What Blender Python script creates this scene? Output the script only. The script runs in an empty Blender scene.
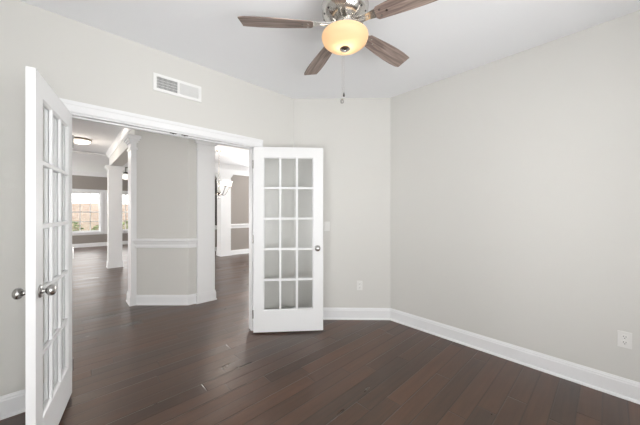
import bpy, bmesh, math, random
from mathutils import Vector, Matrix
PI = math.pi
R = math.radians
scene = bpy.context.scene
COL = scene.collection
random.seed(7)

# ------------------------------------------------------------------ camera, sky, lights, exposure
EYE = 1.335
YAW = R(43.06)
cam_d = bpy.data.cameras.new('camera')
cam = bpy.data.objects.new('camera', cam_d); COL.objects.link(cam)
cam.location = (0, 0, EYE)
cam.rotation_euler = (R(90), 0, -YAW)
cam_d.sensor_width = 36.0
cam_d.lens = 270.0 / 640.0 * 36.0
cam_d.shift_y = -1.0 / 640.0
cam_d.clip_start = 0.02
scene.camera = cam

scene.view_settings.view_transform = 'Standard'
scene.view_settings.look = 'None'
scene.view_settings.gamma = 1.0
scene.view_settings.use_curve_mapping = False
scene.view_settings.exposure = 0.07

world = bpy.data.worlds.new('sky'); scene.world = world
world.use_nodes = True
bg = world.node_tree.nodes['Background']
bg.inputs['Color'].default_value = (1.0, 0.99, 0.98, 1)
bg.inputs['Strength'].default_value = 6.0

def area(name, loc, aim, sx, sy, power, color=(1, 1, 1)):
    d = bpy.data.lights.new(name, 'AREA'); d.shape = 'RECTANGLE'
    d.size = sx; d.size_y = sy; d.energy = power; d.color = color
    o = bpy.data.objects.new(name, d); COL.objects.link(o)
    o.location = loc
    o.rotation_euler = (Vector(aim) - Vector(loc)).to_track_quat('-Z', 'Y').to_euler()
    return o

# added fill lamps outside unseen windows, standing in for daylight, aimed up at ceilings
area('daylight_fill_rear', (0.45, -1.60, 0.80), (0.65, -0.2, 2.74), 2.3, 1.5, 158, (1.0, 0.99, 0.985))
area('fill_side', (-1.30, 0.2, 0.80), (0.1, 0.3, 2.74), 1.6, 1.5, 38, (1.0, 0.99, 0.985))
area('fill_living', (-5.35, 11.8, 1.1), (0, 10.5, 5.4), 2.6, 1.9, 560, (1.0, 0.97, 0.95))
area('fill_hall', (-5.35, 4.9, 1.2), (0, 4.9, 3.6), 2.2, 1.9, 70, (1.0, 0.97, 0.95))
area('fill_dining', (5.4, 8.45, 1.3), (5.0, 6.9, 2.9), 1.7, 1.5, 500, (1.0, 0.985, 0.97))
area('fill_east', (7.35, 5.6, 1.3), (4.6, 5.8, 3.0), 1.9, 1.5, 95, (1.0, 0.985, 0.97))

# ------------------------------------------------------------------ materials
def mat(name, color, rough=0.5, metal=0.0, spec=0.5, coat=0.0):
    m = bpy.data.materials.new(name); m.use_nodes = True
    b = m.node_tree.nodes['Principled BSDF']
    b.inputs['Base Color'].default_value = (*color, 1)
    b.inputs['Roughness'].default_value = rough
    b.inputs['Metallic'].default_value = metal
    b.inputs['Specular IOR Level'].default_value = spec
    b.inputs['Coat Weight'].default_value = coat
    return m

def add_bump(m, scale, strength, detail=2.0, dist=0.002):
    nt = m.node_tree; b = nt.nodes['Principled BSDF']
    tc = nt.nodes.new('ShaderNodeTexCoord')
    n = nt.nodes.new('ShaderNodeTexNoise'); n.inputs['Scale'].default_value = scale; n.inputs['Detail'].default_value = detail
    bp = nt.nodes.new('ShaderNodeBump'); bp.inputs['Strength'].default_value = strength; bp.inputs['Distance'].default_value = dist
    nt.links.new(tc.outputs['Object'], n.inputs['Vector'])
    nt.links.new(n.outputs['Fac'], bp.inputs['Height'])
    nt.links.new(bp.outputs['Normal'], b.inputs['Normal'])
    return m

M = {}
M['wall'] = add_bump(mat('greige_wall_paint', (0.660, 0.652, 0.624), 0.75, spec=0.25), 180, 0.12)
M['taupe'] = add_bump(mat('taupe_wall', (0.34, 0.310, 0.285), 0.75, spec=0.25), 180, 0.12)  # darker, browner tone than the greige; dining, inner and far walls
M['ceiling'] = add_bump(mat('white_ceiling_paint', (0.855, 0.865, 0.885), 0.85, spec=0.2), 140, 0.12)
M['trim'] = mat('white_trim_paint', (0.83, 0.835, 0.845), 0.35, spec=0.4)
M['door'] = mat('white_door_paint', (0.79, 0.795, 0.80), 0.4, spec=0.4)
M['nickel'] = mat('brushed_nickel', (0.62, 0.60, 0.57), 0.22, metal=1.0)
M['satin'] = mat('satin_nickel', (0.45, 0.44, 0.43), 0.25, metal=1.0)
M['dark_metal'] = mat('dark_metal', (0.10, 0.095, 0.09), 0.4, metal=0.8)
M['bronze'] = mat('bronze_ring', (0.30, 0.26, 0.22), 0.35, metal=0.9)
M['plastic'] = mat('white_plastic', (0.77, 0.765, 0.745), 0.4)
M['slot'] = mat('dark_slot', (0.05, 0.05, 0.05), 0.6)
M['vent'] = mat('white_vent_enamel', (0.84, 0.84, 0.83), 0.4)
M['duct'] = mat('duct_grey', (0.22, 0.22, 0.22), 0.8)
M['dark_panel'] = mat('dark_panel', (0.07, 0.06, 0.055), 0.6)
M['grass'] = add_bump(mat('lawn', (0.22, 0.32, 0.12), 0.9), 30, 0.5)

def wood_blade():
    m = mat('weathered_wood_blade', (0.2, 0.15, 0.13), 0.5); nt = m.node_tree; b = nt.nodes['Principled BSDF']
    tc = nt.nodes.new('ShaderNodeTexCoord'); mp = nt.nodes.new('ShaderNodeMapping')
    mp.inputs['Scale'].default_value = (2.2, 34, 10)
    n = nt.nodes.new('ShaderNodeTexNoise'); n.inputs['Scale'].default_value = 1.6; n.inputs['Detail'].default_value = 6; n.inputs['Distortion'].default_value = 0.8
    r = nt.nodes.new('ShaderNodeValToRGB')
    r.color_ramp.elements[0].position = 0.32; r.color_ramp.elements[0].color = (0.13, 0.092, 0.08, 1)
    r.color_ramp.elements[1].position = 0.70; r.color_ramp.elements[1].color = (0.40, 0.31, 0.27, 1)
    nt.links.new(tc.outputs['Object'], mp.inputs['Vector']); nt.links.new(mp.outputs['Vector'], n.inputs['Vector'])
    nt.links.new(n.outputs['Fac'], r.inputs['Fac']); nt.links.new(r.outputs['Color'], b.inputs['Base Color'])
    return m
M['blade'] = wood_blade()

def floor_mat():
    m = mat('dark_walnut_planks', (0.05, 0.03, 0.025), 0.3, spec=0.85); nt = m.node_tree; b = nt.nodes['Principled BSDF']
    b.inputs['Specular Tint'].default_value = (1.0, 0.84, 0.73, 1)   # amber lacquer
    b.inputs['Coat Weight'].default_value = 0.25; b.inputs['Coat Roughness'].default_value = 0.30; b.inputs['Coat IOR'].default_value = 1.5
    L = nt.links.new
    def math_(op, a, bb=None, c=None):
        n = nt.nodes.new('ShaderNodeMath'); n.operation = op
        for i, v in enumerate((a, bb, c)):
            if v is None: continue
            if isinstance(v, (int, float)): n.inputs[i].default_value = v
            else: L(v, n.inputs[i])
        return n.outputs[0]
    tc = nt.nodes.new('ShaderNodeTexCoord'); sp = nt.nodes.new('ShaderNodeSeparateXYZ')
    L(tc.outputs['Object'], sp.inputs[0])
    X, Y = sp.outputs[0], sp.outputs[1]
    W, LEN = 0.118, 1.15
    ry = math_('DIVIDE', math_('ADD', Y, 20.03), W)
    row = math_('FLOOR', ry); fy = math_('FRACT', ry)
    wn = nt.nodes.new('ShaderNodeTexWhiteNoise'); wn.noise_dimensions = '1D'; L(row, wn.inputs['W'])
    rx = math_('ADD', math_('DIVIDE', math_('ADD', X, 20.0), LEN), math_('MULTIPLY', wn.outputs['Value'], 7.31))
    colm = math_('FLOOR', rx); fx = math_('FRACT', rx)
    cmb = nt.nodes.new('ShaderNodeCombineXYZ'); L(row, cmb.inputs[0]); L(colm, cmb.inputs[1])
    pn = nt.nodes.new('ShaderNodeTexWhiteNoise'); pn.noise_dimensions = '2D'; L(cmb.outputs[0], pn.inputs['Vector'])
    pid = pn.outputs['Value']
    # grain: noise stretched along the plank, shifted per plank
    gv = nt.nodes.new('ShaderNodeCombineXYZ')
    L(math_('MULTIPLY', X, 1.6), gv.inputs[0]); L(math_('MULTIPLY', Y, 26.0), gv.inputs[1]); L(math_('MULTIPLY', pid, 37.0), gv.inputs[2])
    g = nt.nodes.new('ShaderNodeTexNoise'); g.inputs['Scale'].default_value = 1.5; g.inputs['Detail'].default_value = 7; g.inputs['Distortion'].default_value = 0.25
    L(gv.outputs[0], g.inputs['Vector'])
    g2v = nt.nodes.new('ShaderNodeCombineXYZ')
    L(math_('MULTIPLY', X, 1.2), g2v.inputs[0]); L(math_('MULTIPLY', Y, 5.0), g2v.inputs[1]); L(math_('MULTIPLY', pid, 11.0), g2v.inputs[2])
    g2 = nt.nodes.new('ShaderNodeTexNoise'); g2.inputs['Scale'].default_value = 2.2; g2.inputs['Detail'].default_value = 3
    L(g2v.outputs[0], g2.inputs['Vector'])
    tone = math_('ADD', math_('MULTIPLY', pid, 0.38), math_('ADD', math_('MULTIPLY', g.outputs['Fac'], 0.48), math_('MULTIPLY', g2.outputs['Fac'], 0.35)))
    r = nt.nodes.new('ShaderNodeValToRGB')
    r.color_ramp.elements[0].position = 0.32; r.color_ramp.elements[0].color = FLOOR_DARK
    r.color_ramp.elements[1].position = 0.98; r.color_ramp.elements[1].color = FLOOR_LIGHT
    L(tone, r.inputs['Fac'])
    # bevelled seams
    ey = math_('MINIMUM', fy, math_('SUBTRACT', 1.0, fy)); ex = math_('MINIMUM', fx, math_('SUBTRACT', 1.0, fx))
    sy = math_('MINIMUM', math_('DIVIDE', math_('MULTIPLY', ey, W), 0.0060), 1.0)
    sx = math_('MINIMUM', math_('DIVIDE', math_('MULTIPLY', ex, LEN), 0.0060), 1.0)
    seam = math_('MINIMUM', sx, sy)
    mx = nt.nodes.new('ShaderNodeMixRGB'); mx.blend_type = 'MIX'
    L(seam, mx.inputs['Fac']); mx.inputs['Color1'].default_value = (0.010, 0.006, 0.005, 1); L(r.outputs['Color'], mx.inputs['Color2'])
    L(mx.outputs['Color'], b.inputs['Base Color'])
    rgh = math_('ADD', math_('ADD', math_('MULTIPLY', g2.outputs['Fac'], 0.14), math_('MULTIPLY', pid, 0.10)), FLOOR_ROUGH - 0.05)
    L(rgh, b.inputs['Roughness'])
    h = math_('ADD', math_('MULTIPLY', seam, 0.32), math_('MULTIPLY', math_('ADD', g2.outputs['Fac'], math_('MULTIPLY', g.outputs['Fac'], 0.3)), 0.5))
    pn2 = nt.nodes.new('ShaderNodeTexWhiteNoise'); pn2.noise_dimensions = '3D'; cmb2 = nt.nodes.new('ShaderNodeCombineXYZ')
    L(row, cmb2.inputs[0]); L(colm, cmb2.inputs[1]); cmb2.inputs[2].default_value = 5.3; L(cmb2.outputs[0], pn2.inputs['Vector'])
    tilt = math_('MULTIPLY', math_('SUBTRACT', pn2.outputs['Value'], 0.5), math_('MULTIPLY', math_('MULTIPLY', fy, seam), 1.6))   # planks lie slightly uneven
    h = math_('ADD', h, tilt)
    bp = nt.nodes.new('ShaderNodeBump'); bp.inputs['Strength'].default_value = 0.6; bp.inputs['Distance'].default_value = 0.004
    L(h, bp.inputs['Height']); L(bp.outputs['Normal'], b.inputs['Normal']); L(bp.outputs['Normal'], b.inputs['Coat Normal'])
    return m
FLOOR_DARK = (0.012, 0.0046, 0.0024, 1)
FLOOR_LIGHT = (0.108, 0.045, 0.023, 1)
FLOOR_ROUGH = 0.27
M['floor'] = floor_mat()

def glass_mat():
    m = bpy.data.materials.new('thin_clear_glass'); m.use_nodes = True; nt = m.node_tree
    for n in list(nt.nodes): nt.nodes.remove(n)
    out = nt.nodes.new('ShaderNodeOutputMaterial'); mix = nt.nodes.new('ShaderNodeMixShader')
    tr = nt.nodes.new('ShaderNodeBsdfTransparent'); tr.inputs['Color'].default_value = (0.95, 0.955, 0.955, 1)
    gl = nt.nodes.new('ShaderNodeBsdfGlossy'); gl.inputs['Roughness'].default_value = 0.22
    mix.inputs[0].default_value = 0.03
    nt.links.new(tr.outputs[0], mix.inputs[1]); nt.links.new(gl.outputs[0], mix.inputs[2]); nt.links.new(mix.outputs[0], out.inputs[0])
    return m
M['glass'] = glass_mat()

def frosted(name, color, emit, strength):
    m = bpy.data.materials.new(name); m.use_nodes = True; nt = m.node_tree
    for n in list(nt.nodes): nt.nodes.remove(n)
    out = nt.nodes.new('ShaderNodeOutputMaterial'); mix = nt.nodes.new('ShaderNodeMixShader'); add = nt.nodes.new('ShaderNodeAddShader')
    tr = nt.nodes.new('ShaderNodeBsdfTranslucent'); tr.inputs['Color'].default_value = (*color, 1)
    df = nt.nodes.new('ShaderNodeBsdfPrincipled'); df.inputs['Base Color'].default_value = (*color, 1); df.inputs['Roughness'].default_value = 0.3
    em = nt.nodes.new('ShaderNodeEmission'); em.inputs['Color'].default_value = (*emit, 1); em.inputs['Strength'].default_value = strength
    mix.inputs[0].default_value = 0.35
    nt.links.new(tr.outputs[0], mix.inputs[1]); nt.links.new(df.outputs[0], mix.inputs[2])
    nt.links.new(mix.outputs[0], add.inputs[0]); nt.links.new(em.outputs[0], add.inputs[1]); nt.links.new(add.outputs[0], out.inputs[0])
    return m
M['amber'] = frosted('amber_frosted_glass', (0.95, 0.73, 0.49), (1.0, 0.55, 0.22), 0.03)
M['dome'] = frosted('white_frosted_glass', (0.92, 0.90, 0.86), (1.0, 0.93, 0.84), 1.1)
M['shade'] = frosted('lit_white_glass_shade', (0.92, 0.91, 0.89), (1.0, 0.94, 0.86), 0.5)

def brick_mat():
    m = mat('garden_brick', (0.5, 0.3, 0.25), 0.85); nt = m.node_tree; b = nt.nodes['Principled BSDF']
    tc = nt.nodes.new('ShaderNodeTexCoord'); mp = nt.nodes.new('ShaderNodeMapping'); mp.inputs['Rotation'].default_value = (R(90), 0, 0)
    t = nt.nodes.new('ShaderNodeTexBrick'); t.inputs['Scale'].default_value = 3.2
    t.inputs['Color1'].default_value = (0.25, 0.165, 0.14, 1); t.inputs['Color2'].default_value = (0.33, 0.24, 0.21, 1); t.inputs['Mortar'].default_value = (0.44, 0.40, 0.37, 1)
    nt.links.new(tc.outputs['Object'], mp.inputs[0]); nt.links.new(mp.outputs[0], t.inputs['Vector']); nt.links.new(t.outputs['Color'], b.inputs['Base Color'])
    return m
M['brick'] = brick_mat()
def leaf_mat():
    m = mat('shrub_leaf', (0.2, 0.35, 0.08), 0.7); nt = m.node_tree; b = nt.nodes['Principled BSDF']
    n = nt.nodes.new('ShaderNodeTexNoise'); n.inputs['Scale'].default_value = 5
    r = nt.nodes.new('ShaderNodeValToRGB'); r.color_ramp.elements[0].color = (0.06, 0.10, 0.02, 1); r.color_ramp.elements[1].color = (0.26, 0.32, 0.12, 1)
    nt.links.new(n.outputs['Fac'], r.inputs['Fac']); nt.links.new(r.outputs['Color'], b.inputs['Base Color'])
    return m
M['leaf'] = leaf_mat()

# ------------------------------------------------------------------ mesh helpers
class MB:
    def __init__(self): self.bm = bmesh.new()
    def box(self, x0, x1, y0, y1, z0, z1, mx=None, bev=0.0):
        vs = [Vector((x, y, z)) for z in (z0, z1) for y in (y0, y1) for x in (x0, x1)]
        if mx is not None: vs = [mx @ v for v in vs]
        v = [self.bm.verts.new(p) for p in vs]
        fs = [self.bm.faces.new([v[i] for i in f]) for f in ((0, 2, 3, 1), (4, 5, 7, 6), (0, 1, 5, 4), (2, 6, 7, 3), (0, 4, 6, 2), (1, 3, 7, 5))]
        if bev > 0:
            es = {e for f in fs for e in f.edges}
            bmesh.ops.bevel(self.bm, geom=list(es), offset=bev, segments=2, profile=0.6, affect='EDGES')
        return self
    def prism(self, poly, z0, z1, mx=None):
        lo = [Vector((p[0], p[1], z0)) for p in poly]; hi = [Vector((p[0], p[1], z1)) for p in poly]
        if mx is not None: lo = [mx @ v for v in lo]; hi = [mx @ v for v in hi]
        a = [self.bm.verts.new(p) for p in lo]; b = [self.bm.verts.new(p) for p in hi]; n = len(a)
        self.bm.faces.new(list(reversed(a))); self.bm.faces.new(b)
        for i in range(n): self.bm.faces.new([a[i], a[(i + 1) % n], b[(i + 1) % n], b[i]])
        return self
    def lathe(self, prof, mx=None, seg=32, cap=True):
        rings = []
        for r, z in prof:
            if r < 1e-6:
                p = Vector((0, 0, z)); rings.append([self.bm.verts.new(mx @ p if mx is not None else p)])
            else:
                ring = []
                for i in range(seg):
                    a = 2 * PI * i / seg; p = Vector((r * math.cos(a), r * math.sin(a), z))
                    ring.append(self.bm.verts.new(mx @ p if mx is not None else p))
                rings.append(ring)
        for a, b in zip(rings[:-1], rings[1:]):
            for i in range(seg):
                j = (i + 1) % seg
                if len(a) == 1 and len(b) == 1: continue
                if len(a) == 1: f = [a[0], b[i], b[j]]
                elif len(b) == 1: f = [a[i], b[0], a[j]]
                else: f = [a[i], a[j], b[j], b[i]]
                self.bm.faces.new(f)
        if cap:
            if len(rings[0]) > 1: self.bm.faces.new(list(reversed(rings[0])))
            if len(rings[-1]) > 1: self.bm.faces.new(rings[-1])
        return self
    def tube(self, pts, r, seg=8):
        pts = [Vector(p) for p in pts]; rings = []; rr = r if isinstance(r, (list, tuple)) else [r] * len(pts)
        up = Vector((0, 0, 1))
        for i, p in enumerate(pts):
            d = (pts[min(i + 1, len(pts) - 1)] - pts[max(i - 1, 0)]).normalized()
            a = d.cross(up) if abs(d.dot(up)) < 0.95 else d.cross(Vector((1, 0, 0)))
            a.normalize(); b = d.cross(a)
            rings.append([self.bm.verts.new(p + rr[i] * (math.cos(2 * PI * k / seg) * a + math.sin(2 * PI * k / seg) * b)) for k in range(seg)])
        for a, b in zip(rings[:-1], rings[1:]):
            for k in range(seg): self.bm.faces.new([a[k], a[(k + 1) % seg], b[(k + 1) % seg], b[k]])
        self.bm.faces.new(list(reversed(rings[0]))); self.bm.faces.new(rings[-1])
        return self
    def build(self, name, m, parent=None, smooth=False, loc=None):
        bmesh.ops.recalc_face_normals(self.bm, faces=self.bm.faces[:])
        me = bpy.data.meshes.new(name); self.bm.to_mesh(me); self.bm.free()
        me.materials.append(M[m] if isinstance(m, str) else m)
        o = bpy.data.objects.new(name, me); COL.objects.link(o)
        if smooth:
            for p in me.polygons: p.use_smooth = True
            try: me.set_sharp_from_angle(angle=R(40))
            except Exception: pass
        if parent: o.parent = parent
        if loc is not None: o.location = loc
        return o

def tag(o, label=None, cat=None, group=None, kind=None):
    if label: o['label'] = label
    if cat: o['category'] = cat
    if group: o['group'] = group
    if kind: o['kind'] = kind
    return o
def empty(name, loc, rz=0.0):
    o = bpy.data.objects.new(name, None); COL.objects.link(o); o.location = loc; o.rotation_euler = (0, 0, rz); o.empty_display_size = 0.05
    return o
def struct(o, label, cat): return tag(o, label, cat, kind='structure')

def miter_path(path, profile, closed=False):
    """ends of a moulding profile (offset to the left of travel, height) at each path corner"""
    P = [Vector((p[0], p[1])) for p in path]; out = []
    for i, p in enumerate(P):
        d0 = (p - P[i - 1]).normalized() if i > 0 else None
        d1 = (P[i + 1] - p).normalized() if i < len(P) - 1 else None
        d0 = d0 or d1; d1 = d1 or d0
        n0 = Vector((-d0.y, d0.x)); n1 = Vector((-d1.y, d1.x))
        b = (n0 + n1); b = b / max(b.dot(n0), 1e-4) if b.length > 1e-5 else n0
        out.append([Vector((p.x + b.x * o, p.y + b.y * o, z)) for o, z in profile])
    return out
def moulding_seg(mb, a, b):
    va = [mb.bm.verts.new(p) for p in a]; vb = [mb.bm.verts.new(p) for p in b]; n = len(va)
    for i in range(n): mb.bm.faces.new([va[i], va[(i + 1) % n], vb[(i + 1) % n], vb[i]])
    mb.bm.faces.new(list(reversed(va))); mb.bm.faces.new(vb)
def moulding(path, profile, segs=None):
    ends = miter_path(path, profile); mb = MB()
    for i in (segs if segs is not None else range(len(path) - 1)): moulding_seg(mb, ends[i], ends[i + 1])
    return mb

BASE = [(0, 0), (0.024, 0), (0.024, 0.008), (0.020, 0.017), (0.014, 0.020), (0.014, 0.112), (0.011, 0.118), (0.011, 0.126), (0.006, 0.136), (0.005, 0.142), (0, 0.142)]
CROWN = lambda z, h=0.12, p=0.09: [(0, z - h), (0.012, z - h), (0.016, z - h + 0.018), (p * 0.45, z - h * 0.55), (p * 0.8, z - h * 0.25), (p - 0.008, z - 0.02), (p, z - 0.015), (p, z), (0, z)]
RAIL = lambda z: [(0, z - 0.07), (0.012, z - 0.07), (0.016, z - 0.05), (0.016, z - 0.02), (0.026, z), (0.030, z + 0.02), (0.044, z + 0.032), (0.044, z + 0.056), (0.036, z + 0.062), (0, z + 0.062)]

# ------------------------------------------------------------------ geometry of the place
CEIL = 2.74
XR = 2.915                      # right wall
YD = 2.68                       # wall with the double doors
DT = 0.13                       # its thickness
CR = (2.915, 1.844); CL = (2.06, 2.68)   # diagonal wall ends
OX0, OX1, OZ = -0.015, 1.515, 2.046      # clear opening
XL, YB = -0.75, -1.05
WX, EX, NY = -5.0, 7.0, 13.4

# floor and ceilings
o = MB().prism([(WX - .2, YB - .2), (EX + .2, YB - .2), (EX + .2, 8.1), (4.76, 8.1), (4.76, NY + .2), (WX - .2, NY + .2)], -0.10, 0).build('floor', 'floor'); struct(o, 'dark walnut hand-scraped plank floor running through all rooms', 'floor')
o = MB().box(WX - .2, EX + .2, YB - .2, 8.45, CEIL, CEIL + 0.15).build('ceiling', 'ceiling'); struct(o, 'smooth white ceiling over the room with the fan and the hall', 'ceiling')
o = MB().box(WX - .2, 4.76, 8.45, NY + .2, CEIL + 0.07, CEIL + 0.15).build('ceiling', 'ceiling'); struct(o, 'white ceiling of the far room in front of the windows', 'ceiling')

def wall_with_holes_x(mb, x0, x1, y0, y1, holes, z1=CEIL):
    """wall running along x; holes = (xa, xb, za, zb)"""
    xs = x0
    for xa, xb, za, zb in sorted(holes):
        mb.box(xs, xa, y0, y1, 0, z1)
        if za > 0: mb.box(xa, xb, y0, y1, 0, za)
        mb.box(xa, xb, y0, y1, zb, z1); xs = xb
    mb.box(xs, x1, y0, y1, 0, z1); return mb
def wall_with_holes_y(mb, y0, y1, x0, x1, holes, z1=CEIL):
    ys = y0
    for ya, yb, za, zb in sorted(holes):
        mb.box(x0, x1, ys, ya, 0, z1)
        if za > 0: mb.box(x0, x1, ya, yb, 0, za)
        mb.box(x0, x1, ya, yb, zb, z1); ys = yb
    mb.box(x0, x1, ys, y1, 0, z1); return mb

# the room with the fan
o = MB().box(XR, XR + .13, YB - .13, CR[1] + 0.054, 0, CEIL).build('wall_right', 'wall'); struct(o, 'plain greige wall on the right with one outlet low down', 'wall')
dn = Vector((1, 1)).normalized() * .13
o = MB().prism([CR, (CR[0] + .13, CR[1] + .054), (CR[0] + .13, CR[1] + .054 + .03), (CL[0] + .054, YD + .13), (CL[0], YD + .13), CL], 0, CEIL)
o = o.build('wall_diagonal', 'wall'); struct(o, 'short greige corner wall behind the open right french door', 'wall')
mb = MB(); wall_with_holes_x(mb, XL - .13, CL[0], YD, YD + DT, [(OX0 - .02, OX1 + .02, 0, OZ + .02)])
mb.box(CL[0] + .054, EX, YD + .001, YD + DT, 0, CEIL); mb.box(WX, XL - .131, YD, YD + DT, 0, CEIL)
o = mb.build('wall_front', 'wall'); struct(o, 'greige wall holding the double doorway with a vent above it', 'wall')
REAR = [(-0.52, 0.40, .55, 2.25), (0.62, 1.54, .55, 2.25)]
SIDE = [(-0.45, 0.85, .65, 2.25)]  # unseen side window, added to let in a second fill light
mb = wall_with_holes_x(MB(), XL - .13, XR + .13, YB - .13, YB, REAR); o = mb.build('wall_rear', 'wall'); struct(o, 'greige wall with two windows behind the viewer', 'wall')
mb = wall_with_holes_y(MB(), YB, YD, XL - .13, XL, SIDE); o = mb.build('wall_left', 'wall'); struct(o, 'greige wall with one added window left of the viewer', 'wall')

# outer walls of the rooms beyond
FAR = [(-1.12, -0.20, .55, 2.07), (0.02, 0.94, .55, 2.07), (1.12, 2.04, .55, 2.07)]
LIV = [(3.9, 5.9, .6, 2.3), (10.6, 13.0, .6, 2.3)]  # unseen windows put in to admit fill light to living room and hall
DIN = [(4.55, 6.25, 1.02, 2.3)]  # unseen window, placed here to light the dining ceiling and the floor sheen
EAST = [(4.7, 6.5, .6, 2.3)]  # unseen window, added to light the dining header
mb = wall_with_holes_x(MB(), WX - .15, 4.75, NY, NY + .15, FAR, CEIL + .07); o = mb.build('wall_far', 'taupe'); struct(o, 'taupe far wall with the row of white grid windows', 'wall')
mb = wall_with_holes_y(MB(), YB - .13, NY, WX - .15, WX, LIV, CEIL + .0); o = mb.build('wall_west', 'wall'); struct(o, 'greige outer wall of the living room on the left', 'wall')
mb = wall_with_holes_y(MB(), YB - .13, 8.08, EX, EX + .15, EAST, CEIL + .0); o = mb.build('wall_east', 'wall'); struct(o, 'greige outer wall of the dining room on the right', 'wall')

# centre pier between the two openings of the hall
A, Cc = (0.70, 4.64), (1.263, 4.11)
o = MB().prism([A, Cc, (1.45, 4.11), (1.45, 4.34), (0.93, 4.88), (0.74, 4.88)], 0, CEIL).build('wall_center', 'wall'); struct(o, 'angled greige wall seen through the doorway between two white columns', 'wall')
# beams carried by the columns
o = MB().box(0.74, 0.96, 4.90, 8.30, 2.42, CEIL - .001).build('beam', 'wall'); struct(o, 'greige beam over the living room opening resting on square columns', 'beam')
o = MB().box(1.45, EX, 4.12, 4.32, 2.42, CEIL - .001).build('beam', 'wall'); struct(o, 'greige beam over the dining room opening beside the right column', 'beam')
# dining room far side: white header, wall, short return wall
o = MB().box(3.0, EX, 7.90, 8.10, 2.47, CEIL - .001).build('header', 'trim'); struct(o, 'white header above the dining room wall behind the chandelier', 'header')
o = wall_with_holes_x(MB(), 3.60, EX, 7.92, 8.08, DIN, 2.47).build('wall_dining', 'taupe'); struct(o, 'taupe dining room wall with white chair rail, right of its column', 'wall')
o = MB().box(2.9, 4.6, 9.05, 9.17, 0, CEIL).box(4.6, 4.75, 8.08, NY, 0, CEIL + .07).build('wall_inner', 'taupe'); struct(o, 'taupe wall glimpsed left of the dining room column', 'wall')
o = MB().box(WX, 0.76, 8.40, 8.50, CEIL - .04, CEIL + .10).build('trim_beam', 'trim'); struct(o, 'shallow white ceiling step in front of the far room', 'ceiling trim')

# ------------------------------------------------------------------ baseboards, rails, crowns
room = [(OX0 - .098, YD), (XL, YD), (XL, YB), (XR, YB), CR, CL, (OX1 + .098, YD)]
for i, (nm, lb) in enumerate([('baseboard_front', 'white baseboard behind the left french door'), ('baseboard_left', 'white baseboard along the left wall beside the viewer'), ('baseboard_rear', 'white baseboard under the rear windows'),
                              ('baseboard_right', 'tall white baseboard along the right wall'), ('baseboard_diagonal', 'white baseboard on the short corner wall'), ('baseboard_front', 'white baseboard stub right of the doorway')]):
    o = moulding(room, BASE, [i]).build(nm, 'trim'); struct(o, lb, 'baseboard')
PIER = [(1.37, 4.11), Cc, A]
o = moulding(PIER, BASE).build('baseboard_center', 'trim'); struct(o, 'white baseboard around the angled hall wall', 'baseboard')
o = moulding(PIER, RAIL(0.885)).build('trim_rail', 'trim'); struct(o, 'white chair rail across the angled hall wall', 'chair rail')
o = moulding([(EX, 7.92), (3.64, 7.92)], BASE).build('baseboard_dining', 'trim'); struct(o, 'white baseboard of the dining room wall', 'baseboard')
o = moulding([(EX, 7.92), (3.64, 7.92)], RAIL(0.885)).build('trim_rail', 'trim'); struct(o, 'white chair rail on the dining room wall', 'chair rail')
o = moulding([(4.6, 9.05), (2.9, 9.05)], BASE).build('baseboard_inner', 'trim'); struct(o, 'white baseboard left of the dining room column', 'baseboard')
o = moulding([(4.6, 9.05), (2.9, 9.05)], RAIL(0.80)).build('trim_rail', 'trim'); struct(o, 'white chair rail left of the dining room column', 'chair rail')
o = moulding([(4.6, NY), (WX, NY)], BASE).build('baseboard_far', 'trim'); struct(o, 'white baseboard under the far windows', 'baseboard')
o = moulding([(4.6, NY), (WX, NY)], CROWN(CEIL + .07, .14, .10)).build('trim_crown', 'trim'); struct(o, 'white crown moulding above the far windows', 'crown moulding')
o = moulding([(0.74, 4.66), (0.74, 8.40)], CROWN(CEIL - .002, .095, .065)).build('trim_crown', 'trim'); struct(o, 'white crown moulding on the beam over the living room opening', 'crown moulding')
o = moulding([(EX, 7.90), (3.0, 7.90)], CROWN(CEIL - .002, .13, .11)).build('trim_crown', 'trim'); struct(o, 'white crown moulding behind the chandelier', 'crown moulding')

# ------------------------------------------------------------------ columns
def column(x0, x1, y0, y1, top, label):
    root = empty('column', ((x0 + x1) / 2, (y0 + y1) / 2, 0)); struct(root, label, 'column')
    hx, hy = (x1 - x0) / 2, (y1 - y0) / 2
    MB().box(-hx, hx, -hy, hy, 0.0, top - .001, bev=.003).build('shaft', 'trim', root)
    sq = lambda e, z0, z1, mb: mb.box(-hx - e, hx + e, -hy - e, hy + e, z0, z1)
    b = MB(); sq(.022, 0, .020, b); sq(.014, .020, .118, b); sq(.008, .118, .145, b); b.build('base', 'trim', root)
    c = MB(); sq(.012, top - .20, top - .17, c); sq(.018, top - .10, top - .075, c); sq(.032, top - .075, top - .045, c); sq(.048, top - .045, top - .002, c); c.build('capital', 'trim', root)
    return root
column(0.70, 0.965, 8.02, 8.285, 2.42, 'white square column standing in the living room opening')
column(0.655, 0.93, 4.62, 4.89, 2.42, 'white square column at left end of the angled hall wall')
column(1.375, 1.630, 4.075, 4.33, 2.42, 'white square column at right end of the angled hall wall')
column(3.32, 3.625, 7.85, 8.15, 2.47, 'white square column behind the chandelier in the dining room')

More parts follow.
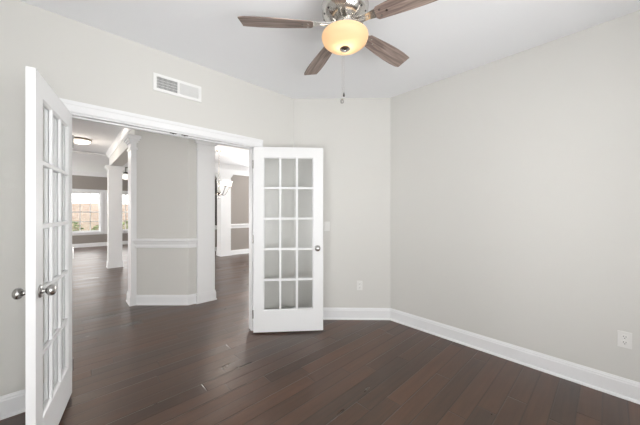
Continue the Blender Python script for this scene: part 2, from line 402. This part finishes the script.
# ------------------------------------------------------------------ door casing and jamb
CW = 0.088
mb = MB()
def casing(mb, yface, sgn):
    prof = [(0, 0), (0.006, .010), (0.012, .014), (0.055, .016), (0.062, .020), (0.086, .020), (0.088, .016), (0.088, 0)]   # across, proud
    x0, x1, zt = OX0 - .008, OX1 + .008, OZ + .008
    def ring(kind, p, q):
        out = []
        for a, t in prof:
            y = yface + sgn * t
            if kind == 'lb': out.append(Vector((x0 - a, y, 0)))
            if kind == 'lt': out.append(Vector((x0 - a, y, zt + a)))
            if kind == 'rt': out.append(Vector((x1 + a, y, zt + a)))
            if kind == 'rb': out.append(Vector((x1 + a, y, 0)))
        return out
    rs = [ring(k, 0, 0) for k in ('lb', 'lt', 'rt', 'rb')]
    for a, b in zip(rs[:-1], rs[1:]): moulding_seg(mb, a, b)
casing(mb, YD, -1); casing(mb, YD + DT, 1)
root = mb.build('trim_casing', 'trim'); struct(root, 'white casing around the double doorway', 'door casing')
mb = MB()
mb.box(OX0 - .019, OX0, YD - .002, YD + DT + .002, 0, OZ + .019); mb.box(OX1, OX1 + .019, YD - .002, YD + DT + .002, 0, OZ + .019); mb.box(OX0, OX1, YD - .002, YD + DT + .002, OZ, OZ + .019)
j = mb.build('jamb', 'trim', root)
mb = MB(); ys0, ys1 = YD + .045, YD + .080
mb.box(OX0, OX0 + .011, ys0, ys1, 0, OZ); mb.box(OX1 - .011, OX1, ys0, ys1, 0, OZ); mb.box(OX0 + .011, OX1 - .011, ys0, ys1, OZ - .011, OZ)
mb.build('door_stop', 'trim', root)
for xx in (0.700, 0.798):
    c = MB().box(-.028, .028, -.011, .011, -.003, 0.0, bev=.001).lathe([(0.0, -.010), (.006, -.008), (.008, -.003)], seg=12)
    c = c.build('ball_catch', 'dark_metal', root, loc=(xx, YD + .022, OZ)); c['label'] = 'dark metal ball catch plate'

# ------------------------------------------------------------------ french doors
DW, DH, TH = 0.762, 2.022, 0.035
def french_door(name, hinge, ang, label, knob_side_label=None):
    """local x runs from hinge edge to free edge, y thickness, viewed face = -y side at y=0 .. TH behind"""
    root = empty(name, (hinge[0], hinge[1], 0.018), ang); struct(root, label, 'door')
    ST, TR, BR = 0.108, 0.112, 0.232
    zt = DH - TR
    f = MB()
    f.box(0, ST, 0, TH, 0, DH); f.box(DW - ST, DW, 0, TH, 0, DH)
    f.box(ST, DW - ST, 0, TH, 0, BR); f.box(ST, DW - ST, 0, TH, zt, DH)
    f.build('door_frame', 'door', root)
    # sticking: bevelled bead around the glazed field, both faces
    s = MB(); w, hgt = DW - 2 * ST, zt - BR
    for yy, sg in ((0.0, 1), (TH, -1)):
        prof = [(0, 0), (.010, .009), (.010, .016), (0, .016)]
        path = [(ST, BR), (DW - ST, BR), (DW - ST, zt), (ST, zt)]
        rings = []
        for (px, pz), (sx, sz) in zip(path, ((1, 1), (-1, 1), (-1, -1), (1, -1))):
            rings.append([Vector((px + sx * a, yy + sg * (b + .0005), pz + sz * a)) for a, b in prof])
        for i in range(4): moulding_seg(s, rings[i], rings[(i + 1) % 4])
    s.build('sticking', 'door', root)
    # muntins: 3 columns by 5 rows
    g = MB(); mw = 0.0115
    for k in (1, 2):
        xc = ST + w * k / 3
        for ya, yb, hw in ((.001, .0165, mw), (.0185, TH - .001, mw)):
            g.box(xc - hw, xc + hw, ya, yb, BR + .004, zt - .004, bev=.003)
    for k in (1, 2, 3, 4):
        zc = BR + hgt * k / 5
        for ya, yb in ((.0013, .0165), (.0185, TH - .0013)):
            g.box(ST + .004, DW - ST - .004, ya, yb, zc - mw, zc + mw, bev=.003)
    g.build('muntin_grid', 'door', root)
    MB().box(ST - .003, DW - ST + .003, .0168, .0182, BR - .003, zt + .003).build('glass_pane', 'glass', root)
    # knobs on both faces
    kx, kz = DW - .062, 0.910
    for sg, y0 in ((-1, 0.0), (1, TH)):
        mx = Matrix.Translation((kx, y0, kz)) @ Matrix.Rotation(R(90) if sg < 0 else R(-90), 4, 'X')
        rose = MB().lathe([(0.033, 0), (0.033, .004), (.029, .008), (.016, .010), (0, .010)], mx, 28).build('rose', 'satin', root, True)
        k = MB().lathe([(0.0125, .008), (.0110, .016), (.0115, .022), (.019, .027), (.0265, .034), (.0285, .043), (.0265, .052), (.018, .059), (0, .062)], mx, 28).build('knob', 'satin', root, True)
        k['label'] = 'round satin nickel knob'
    MB().box(DW - .0005, DW + .001, .006, TH - .006, kz - .028, kz + .028).build('latch_plate', 'trim', root)
    for hz in (0.20, 1.015, 1.83):
        h = MB().lathe([(.006, hz - .045), (.006, hz + .045)], Matrix.Translation((-.004, HINGE_Y[name], 0)), 10)
        h.box(-.001, .001, .004, TH - .004, hz - .044, hz + .044)
        h = h.build('hinge', 'satin', root, False); h['label'] = 'grey metal hinge'
    return root
HINGE_Y = {'door_1': TH + .003, 'door_2': -.003}
# left leaf: visible face looks right (+x); runs from hinge towards the viewer
lv = Vector((-0.145, -0.785)); la = math.atan2(lv.y, lv.x)
# with local x along lv, local +y = rotate 90 deg ccw = points to +x ... so the hallway-side face is y = TH
nl = Vector((-math.sin(la), math.cos(la)))
h1 = Vector((0.0235, 2.672)) - nl * TH
french_door('door_1', h1, la, 'left white french door leaf, open and seen nearly edge on')
rv_a = R(-38.5); rv = Vector((math.cos(rv_a), math.sin(rv_a)))
h2 = Vector((1.475, 2.640))
french_door('door_2', h2, rv_a, 'right white french door leaf, open against the short corner wall')

# ------------------------------------------------------------------ wall vent
root = empty('air_vent', (0.737, YD, 2.457)); tag(root, 'white rectangular air return grille on the wall above the doorway', 'vent')
W2, H2 = .200, .074
f = MB()
for (xa, xb, za, zb) in ((-W2, W2, H2 - .024, H2), (-W2, W2, -H2, -H2 + .024), (-W2, -W2 + .026, -H2 + .024, H2 - .024), (W2 - .026, W2, -H2 + .024, H2 - .024), (-.008, .008, -H2 + .024, H2 - .024)):
    f.box(xa, xb, -.010, 0, za, zb)
f.build('frame', 'vent', root)
MB().box(-W2 + .02, W2 - .02, -.0015, -.0003, -H2 + .02, H2 - .02).build('duct_backing', 'duct', root)
for sx in (-1, 1):
    s = MB(); n = 17
    for k in range(n):
        xc = sx * (.008 + (W2 - .034) * (k + .5) / n)
        s.box(-.0012, .0012, -.0055, .0055, -H2 + .024, H2 - .024, Matrix.Translation((xc, -.0075, 0)) @ Matrix.Rotation(R(38) * (1 if sx > 0 else -0.6), 4, 'Z'))
    s.build('louvres', 'vent', root)
s = MB()
for k in range(3): s.box(-W2 + .026, -.008, -.0035, -.0020, -.024 + .024 * k - .0018, -.024 + .024 * k + .0018)
s.build('cross_bars', 'vent', root)

# ------------------------------------------------------------------ outlets and switch
def wall_plate(name, loc, rz, label, cat, toggle=False):
    root = empty(name, loc, rz); tag(root, label, cat)
    MB().box(-.035, .035, -.006, -.0002, -.0575, .0575, bev=.002).build('cover_plate', 'plastic', root)
    if toggle:
        MB().box(-.017, .017, -.0085, -.006, -.033, .033, bev=.001).build('rocker', 'plastic', root)
    else:
        for zc in (-.020, .020):
            r = MB().lathe([(.0165, 0), (.0165, .0025), (.015, .0032), (0, .0032)], Matrix.Translation((0, -.0062, zc)) @ Matrix.Rotation(R(90), 4, 'X'), 20).build('receptacle', 'plastic', root)
            s = MB()
            for xs in (-.0062, .0062): s.box(xs - .0012, xs + .0012, -.0102, -.0092, zc - .001, zc + .0075)
            s.lathe([(.0028, 0), (.0028, .001)], Matrix.Translation((0, -.0092, zc - .008)) @ Matrix.Rotation(R(90), 4, 'X'), 10)
            d = s.build('slots', 'slot', r); d['label'] = 'dark outlet slots'
    for zc in ((-.046, .046) if toggle else (0,)):
        MB().lathe([(.003, 0), (.0025, .001), (0, .001)], Matrix.Translation((0, -.006, zc)) @ Matrix.Rotation(R(90), 4, 'X'), 10).build('screw', 'plastic', root)
    return root
# a point on the diagonal wall seen at pixel column px
def diag_at(px):
    dx, dy = (px - 320) * .7305 + 270 * .6829, -(px - 320) * .6829 + 270 * .7305
    # line CR -> CL
    ex, ey = CL[0] - CR[0], CL[1] - CR[1]
    t = (CR[0] * ey - CR[1] * ex) / (dx * ey - dy * ex)
    return dx * t, dy * t
dang = math.atan2(CR[1] - CL[1], CR[0] - CL[0])
x, y = diag_at(327.0); wall_plate('light_switch', (x, y, 1.150), dang, 'white rocker light switch on the corner wall beside the open door', 'light switch', True)
x, y = diag_at(359.5); wall_plate('wall_outlet', (x, y, 0.418), dang, 'white outlet low on the short corner wall', 'outlet')
wall_plate('wall_outlet', (XR, -0.077, 0.418), R(-90), 'white outlet low on the right wall near the viewer', 'outlet')

# ------------------------------------------------------------------ ceiling fan
FX, FY = 1.291, 1.149
BZ = 2.516
fan = empty('ceiling_fan', (FX, FY, CEIL)); tag(fan, 'brushed nickel ceiling fan with five wooden blades and an amber bowl light', 'ceiling fan')
Z = lambda z: z - CEIL
MB().lathe([(.075, 0), (.078, -.012), (.070, -.030), (.052, -.045), (.052, -.060)], None, 36).build('canopy', 'nickel', fan, True)
hs = MB().lathe([(.055, -.050), (.110, -.056), (.140, -.074), (.150, -.105), (.147, -.140), (.130, -.172), (.095, -.194), (.060, -.205)], None, 40).build('motor_housing', 'nickel', fan, True)
vh = MB().lathe([(.0055, 0), (.0055, .002), (0, .002)], None, 10).build('vent_hole', 'slot', hs)
for k in range(15):
    a = 2 * PI * k / 15 + .1
    v = vh if k == 0 else vh.copy()
    if k: COL.objects.link(v); v.parent = hs
    v.matrix_local = Matrix.Rotation(a, 4, 'Z') @ Matrix.Translation((.1345, 0, -.166)) @ Matrix.Rotation(R(122), 4, 'Y')
MB().lathe([(.062, -.203), (.066, -.215), (.060, -.235), (.078, -.246), (.092, -.252), (.120, -.268), (.124, -.276), (.118, -.280)], None, 36, cap=False).build('light_fitter', 'nickel', fan, True)
RZ = Z(2.452)
bowl = [(.1465, RZ + .002), (.1485, RZ - .006), (.146, RZ - .018), (.139, RZ - .036), (.118, RZ - .054), (.088, RZ - .068), (.052, RZ - .077), (.020, RZ - .080)]
b = MB().lathe(bowl, None, 48, cap=False).build('glass_bowl', 'amber', fan, True); b['label'] = 'glowing amber glass bowl'
MB().lathe([(.031, RZ - .076), (.033, RZ - .083), (.024, RZ - .090), (.010, RZ - .094), (.007, RZ - .101), (0, RZ - .104)], None, 24).build('finial', 'satin', fan, True)
for k in range(3):
    a = 2 * PI * k / 3 + .5
    ld = bpy.data.lights.new('fan_bulb', 'POINT'); ld.energy = 0.135; ld.color = (1.0, .82, .62); ld.shadow_soft_size = .022
    lo = bpy.data.objects.new('fan_bulb', ld); COL.objects.link(lo); lo.parent = fan; lo.location = (.030 * math.cos(a), .030 * math.sin(a), RZ - .046)
# one blade with its iron, then copied
def blade_mesh():
    mb = MB(); L0, L1, th = .215, .665, .005
    st = [(0, .044), (.06, .050), (.16, .059), (.26, .065), (.34, .066), (.41, .062), (.438, .055)]
    up, lo_ = [], []
    for s, w in st: up.append((L0 + s, w)); lo_.append((L0 + s, -w))
    up.append((L1 - .004, .047)); lo_[-1] = (L0 + .436, -.058)
    poly = [(L0 - .012, .030)] + up + [(L1 - .016, -.048)] + lo_[::-1] + [(L0 - .012, -.030)]
    mb.prism(poly[::-1], -th / 2, th / 2); return mb
PITCH = R(-12)
b0 = blade_mesh().build('blade', 'blade', fan); b0['label'] = 'weathered brown wooden fan blade'
ir = MB()
ir.prism([(.085, -.026), (.150, -.022), (.205, -.030), (.235, -.038), (.275, -.026), (.300, 0), (.275, .026), (.235, .038), (.205, .030), (.150, .022), (.085, .026)], .0028, .0075)
for xx, yy in ((.235, -.022), (.235, .022), (.272, 0)): ir.lathe([(.006, -.006), (.006, -.003), (.006, .003)], Matrix.Translation((xx, yy, 0)), 10)
ir.tube([(.06, 0, .016), (.10, 0, .008), (.16, 0, .004)], [.012, .010, .008], 8)
i0 = ir.build('blade_iron', 'nickel', b0)
blades = [b0]
for k in range(4):
    c = b0.copy(); COL.objects.link(c); c.parent = fan
    i2 = i0.copy(); COL.objects.link(i2); i2.parent = c
    blades.append(c)
for k, bl in enumerate(blades):
    th = R(184.0 - 72 * k) - YAW
    bl.location = (0, 0, BZ - CEIL)
    bl.rotation_mode = 'XYZ'
    bl.rotation_euler = (Matrix.Rotation(th, 4, 'Z') @ Matrix.Rotation(PITCH, 4, 'X')).to_euler()
# pull chains
def chain(dx, dy, z0, z1, fob):
    p = MB(); n = int((z0 - z1) / .012)
    for k in range(n):
        z = z0 - k * .012; p.lathe([(0, z + .0018), (.0014, z + .001), (.0018, z), (.0014, z - .001), (0, z - .0018)], Matrix.Translation((dx, dy, 0)), 6)
    p.tube([(dx, dy, z0), (dx, dy, z1)], .0005, 5)
    c = p.build('pull_chain', 'nickel', fan)
    if fob == 'ball':
        MB().lathe([(0, z1 + .008), (.004, z1 + .004), (.010, z1 - .004), (.0125, z1 - .012), (.010, z1 - .021), (0, z1 - .0245)], Matrix.Translation((dx, dy, 0)), 16).build('chain_fob', 'satin', c, True)
    else:
        MB().lathe([(0, z1 + .008), (.003, z1 + .006), (.006, z1 - .010), (.0065, z1 - .018), (0, z1 - .022)], Matrix.Translation((dx, dy, 0)), 12).build('chain_fob', 'dark_metal', c, True)
chain(-.016 * .731 + .03, .016 * .683 + .03, -.26, Z(2.065), 'ball')
chain(-.004 * .731 + .03, .004 * .683 + .03, -.26, Z(2.105), 'small')

# ------------------------------------------------------------------ hall flush light, pendant, chandelier
fl = empty('flush_light', (.19, 6.98, CEIL)); tag(fl, 'round white flush dome light on the hall ceiling left of the beam', 'ceiling light')
MB().lathe([(.155, 0), (.160, -.010), (.160, -.028), (.150, -.036), (.140, -.036)], None, 36).build('rim', 'bronze', fl, True)
MB().lathe([(.150, -.030), (.145, -.050), (.125, -.072), (.085, -.090), (.040, -.098), (0, -.100)], None, 36, cap=False).build('glass_dome', 'dome', fl, True)
MB().lathe([(.010, -.098), (.009, -.106), (0, -.110)], None, 14).build('finial', 'bronze', fl, True)
ld = bpy.data.lights.new('flush_bulb', 'POINT'); ld.energy = 8; ld.color = (1.0, .90, .78); ld.shadow_soft_size = .10
lo = bpy.data.objects.new('flush_bulb', ld); COL.objects.link(lo); lo.parent = fl; lo.location = (0, 0, -.16)

pd = empty('pendant_light', (1.415, 11.0, CEIL + .07)); tag(pd, 'glowing white pendant shade glimpsed right of the living room column', 'pendant light')
MB().lathe([(.06, 0), (.06, -.02), (.012, -.03), (.012, -.16)], None, 20).build('stem', 'dark_metal', pd, True)
MB().lathe([(.02, -.15), (.06, -.17), (.075, -.215), (.07, -.23)], None, 24).build('cap', 'dark_metal', pd, True)
MB().lathe([(.07, -.225), (.10, -.26), (.115, -.31), (.105, -.36), (.07, -.40), (0, -.42)], None, 24, cap=False).build('glass_shade', 'shade', pd, True)

ch = empty('chandelier', (2.545, 6.13, CEIL)); tag(ch, 'nickel chandelier with bell glass shades hanging in the dining room', 'chandelier')
MB().lathe([(.065, 0), (.065, -.012), (.045, -.028), (.010, -.034), (.010, -.05)], None, 24).build('canopy', 'nickel', ch, True)
c = MB().tube([(0, 0, -.04), (0, 0, -.72)], .005, 8)
for k in range(14):
    z = -.06 - k * .047; c.lathe([(.0, z + .012), (.010, z + .006), (.011, z), (.010, z - .006), (.0, z - .012)], None, 8)
c.build('chain', 'nickel', ch)
MB().lathe([(0, -.66), (.012, -.68), (.018, -.72), (.034, -.76), (.022, -.81), (.018, -.88), (.040, -.93), (.050, -.97), (.030, -1.01), (.014, -1.04), (.024, -1.07), (.014, -1.10), (0, -1.12)], None, 20).build('body', 'nickel', ch, True)
sh0 = None
arms = []
for k in range(5):
    a = 2 * PI * k / 5 + R(-43 + 36)
    if k == 0:
        pts = [(.02 + .23 * t, 0, -.97 - .075 * math.sin(PI * min(t * 1.15, 1)) + .135 * t ** 2.2) for t in [i / 10 for i in range(11)]]
        ar = MB().tube(pts, .0075, 8).lathe([(.030, -.842), (.034, -.832), (.012, -.826)], Matrix.Translation((.25, 0, 0)), 16).build('arm', 'nickel', ch, True)
        shd = MB().lathe([(.020, -.830), (.030, -.815), (.038, -.785), (.044, -.745), (.056, -.710), (.066, -.698)], Matrix.Translation((.25, 0, 0)), 24, cap=False).build('glass_shade', 'shade', ar, True)
        arms.append(ar)
    else:
        ar = arms[0].copy(); COL.objects.link(ar); ar.parent = ch
        s2 = shd.copy(); COL.objects.link(s2); s2.parent = ar
        arms.append(ar)
    ar.rotation_euler = (0, 0, a)
ld = bpy.data.lights.new('chandelier_bulb', 'POINT'); ld.energy = 12; ld.color = (1.0, .90, .78); ld.shadow_soft_size = .2
lo = bpy.data.objects.new('chandelier_bulb', ld); COL.objects.link(lo); lo.parent = ch; lo.location = (0, 0, -.42)

# narrow dark panel on the inner wall
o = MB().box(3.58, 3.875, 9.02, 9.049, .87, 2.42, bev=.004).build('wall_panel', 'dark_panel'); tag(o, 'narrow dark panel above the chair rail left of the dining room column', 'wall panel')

# ------------------------------------------------------------------ windows
def window_x(n, xa, xb, za, zb, y0, inside, label, cols=3):
    """double-hung window in a wall along x; y0 = inner face, inside = -1 when the room lies towards -y"""
    s = -inside   # outwards direction
    root = empty('window_%d' % n, ((xa + xb) / 2, y0, za)); struct(root, label, 'window')
    hw, h = (xb - xa) / 2, zb - za
    Y = lambda a, b: (min(s * a, s * b), max(s * a, s * b))
    f = MB(); ya, yb = Y(0.0, .13)
    for bx in ((-hw, -hw + .025, 0, h), (hw - .025, hw, 0, h), (-hw + .025, hw - .025, h - .025, h), (-hw + .025, hw - .025, 0, .025)): f.box(bx[0], bx[1], ya, yb, bx[2], bx[3])
    f.build('window_frame', 'trim', root)
    for nm, z0, z1, d in (('upper_sash', h / 2 - .015, h - .026, .075), ('lower_sash', .026, h / 2 + .02, .045)):
        sx = hw - .026; m = MB(); ya, yb = Y(d, d + .03)
        for bx in ((-sx, -sx + .035, z0, z1), (sx - .035, sx, z0, z1), (-sx + .035, sx - .035, z1 - .035, z1), (-sx + .035, sx - .035, z0, z0 + .038)): m.box(bx[0], bx[1], ya, yb, bx[2], bx[3])
        so = m.build(nm, 'trim', root)
        g = MB(); ya, yb = Y(d + .008, d + .022); gw = .013
        for k in range(1, cols): g.box(-sx + 2 * sx * k / cols - gw, -sx + 2 * sx * k / cols + gw, ya, yb, z0 + .03, z1 - .03)
        g.box(-sx + .03, sx - .03, ya, yb, (z0 + z1) / 2 - gw, (z0 + z1) / 2 + gw); g.build('muntins', 'trim', so)
        ya, yb = Y(d + .014, d + .016); MB().box(-sx + .03, sx - .03, ya, yb, z0 + .03, z1 - .03).build('glass_pane', 'glass', so)
    c = MB(); ya, yb = Y(-.02, 0)
    c.box(-hw - .085, -hw + .004, ya, yb, -.0, h + .004); c.box(hw - .004, hw + .085, ya, yb, 0, h + .004); c.box(-hw - .09, hw + .09, ya, yb, h + .004, h + .10)
    c.build('window_casing', 'trim', root)
    ya, yb = Y(-.05, .02); st = MB().box(-hw - .09, hw + .09, ya, yb, -.025, 0); ya, yb = Y(-.018, 0); st.box(-hw - .085, hw + .085, ya, yb, -.095, -.025); st.build('window_sill', 'trim', root)
    return root
labels = ['white grid window hidden behind the open left door', 'white grid window at far end of the living room, left of the column', 'white grid window at far end of the living room, behind the column']
for n, (h_, lb) in enumerate(zip(FAR, labels)): window_x(n + 1, *h_, NY, -1, lb)
for n, (h_, lb) in enumerate(zip(REAR, ['left window in the wall behind the viewer', 'right window in the wall behind the viewer'])): window_x(n + 4, *h_, YB, 1, lb)

def window_y(n, ya, yb, za, zb, x0, inward, label):
    """same window turned for a wall along y; inward = +1 when the room lies towards +x"""
    w = window_x(n, -(yb - ya) / 2, (yb - ya) / 2, za, zb, 0, -1, label)
    w.location = (x0, (ya + yb) / 2, za); w.rotation_euler = (0, 0, R(90) if inward > 0 else R(-90))
window_y(6, *SIDE[0], XL, 1, 'added unseen window in the wall left of the viewer')
window_y(7, *LIV[0], WX, 1, 'added unseen near window in the living room side wall')
window_y(8, *LIV[1], WX, 1, 'added unseen wide window in the living room side wall')
window_y(10, *EAST[0], EX, -1, 'added unseen window in the dining room side wall')
window_x(9, *DIN[0], 7.92, -1, 'unseen white grid window added in the dining room wall beyond the right door')

# ------------------------------------------------------------------ outside
o = MB().box(-14, 16, NY + .16, 24, -.35, -.25).build('ground', 'grass'); struct(o, 'green lawn outside the far windows', 'lawn')
o = MB().box(-8, 12, 18.0, 18.3, -.25, 1.75).build('garden_wall', 'brick'); struct(o, 'pale red brick garden wall outside the far windows', 'garden wall')
def shrub(x, y, r, hgt, seed):
    rnd = random.Random(seed); mb = MB()
    for k in range(420):
        u, v_ = rnd.random() * 2 * PI, math.acos(2 * rnd.random() - 1); q = r * (.72 + .3 * rnd.random())
        p = Vector((q * math.sin(v_) * math.cos(u), q * math.sin(v_) * math.sin(u), hgt * .52 + hgt * .52 * math.cos(v_)))
        mx = Matrix.Translation(p) @ Matrix.Rotation(rnd.random() * 6, 4, 'Z') @ Matrix.Rotation(rnd.random() * 2 - 1, 4, 'X')
        s = .05 + .05 * rnd.random()
        vs = [mb.bm.verts.new(mx @ Vector(c_)) for c_ in ((-s, 0, 0), (0, -s * .5, 0), (s, 0, 0.01), (0, s * .5, 0))]
        mb.bm.faces.new(vs)
    mb.tube([(0, 0, 0), (0, 0, hgt * .6)], .03, 6)
    return mb
for k, (x, y, r, hgt) in enumerate([(-.9, 15.2, .44, 1.25), (.12, 15.0, .40, 1.15), (1.05, 15.3, .38, .95), (1.98, 15.1, .42, 1.1), (3.0, 15.4, .44, 1.2)]):
    o = shrub(x, y, r, hgt, k).build('shrub', 'leaf', loc=(x, y, -.25))
    tag(o, 'leafy green shrub outside the far windows', 'shrub', 'shrubs along the garden wall')
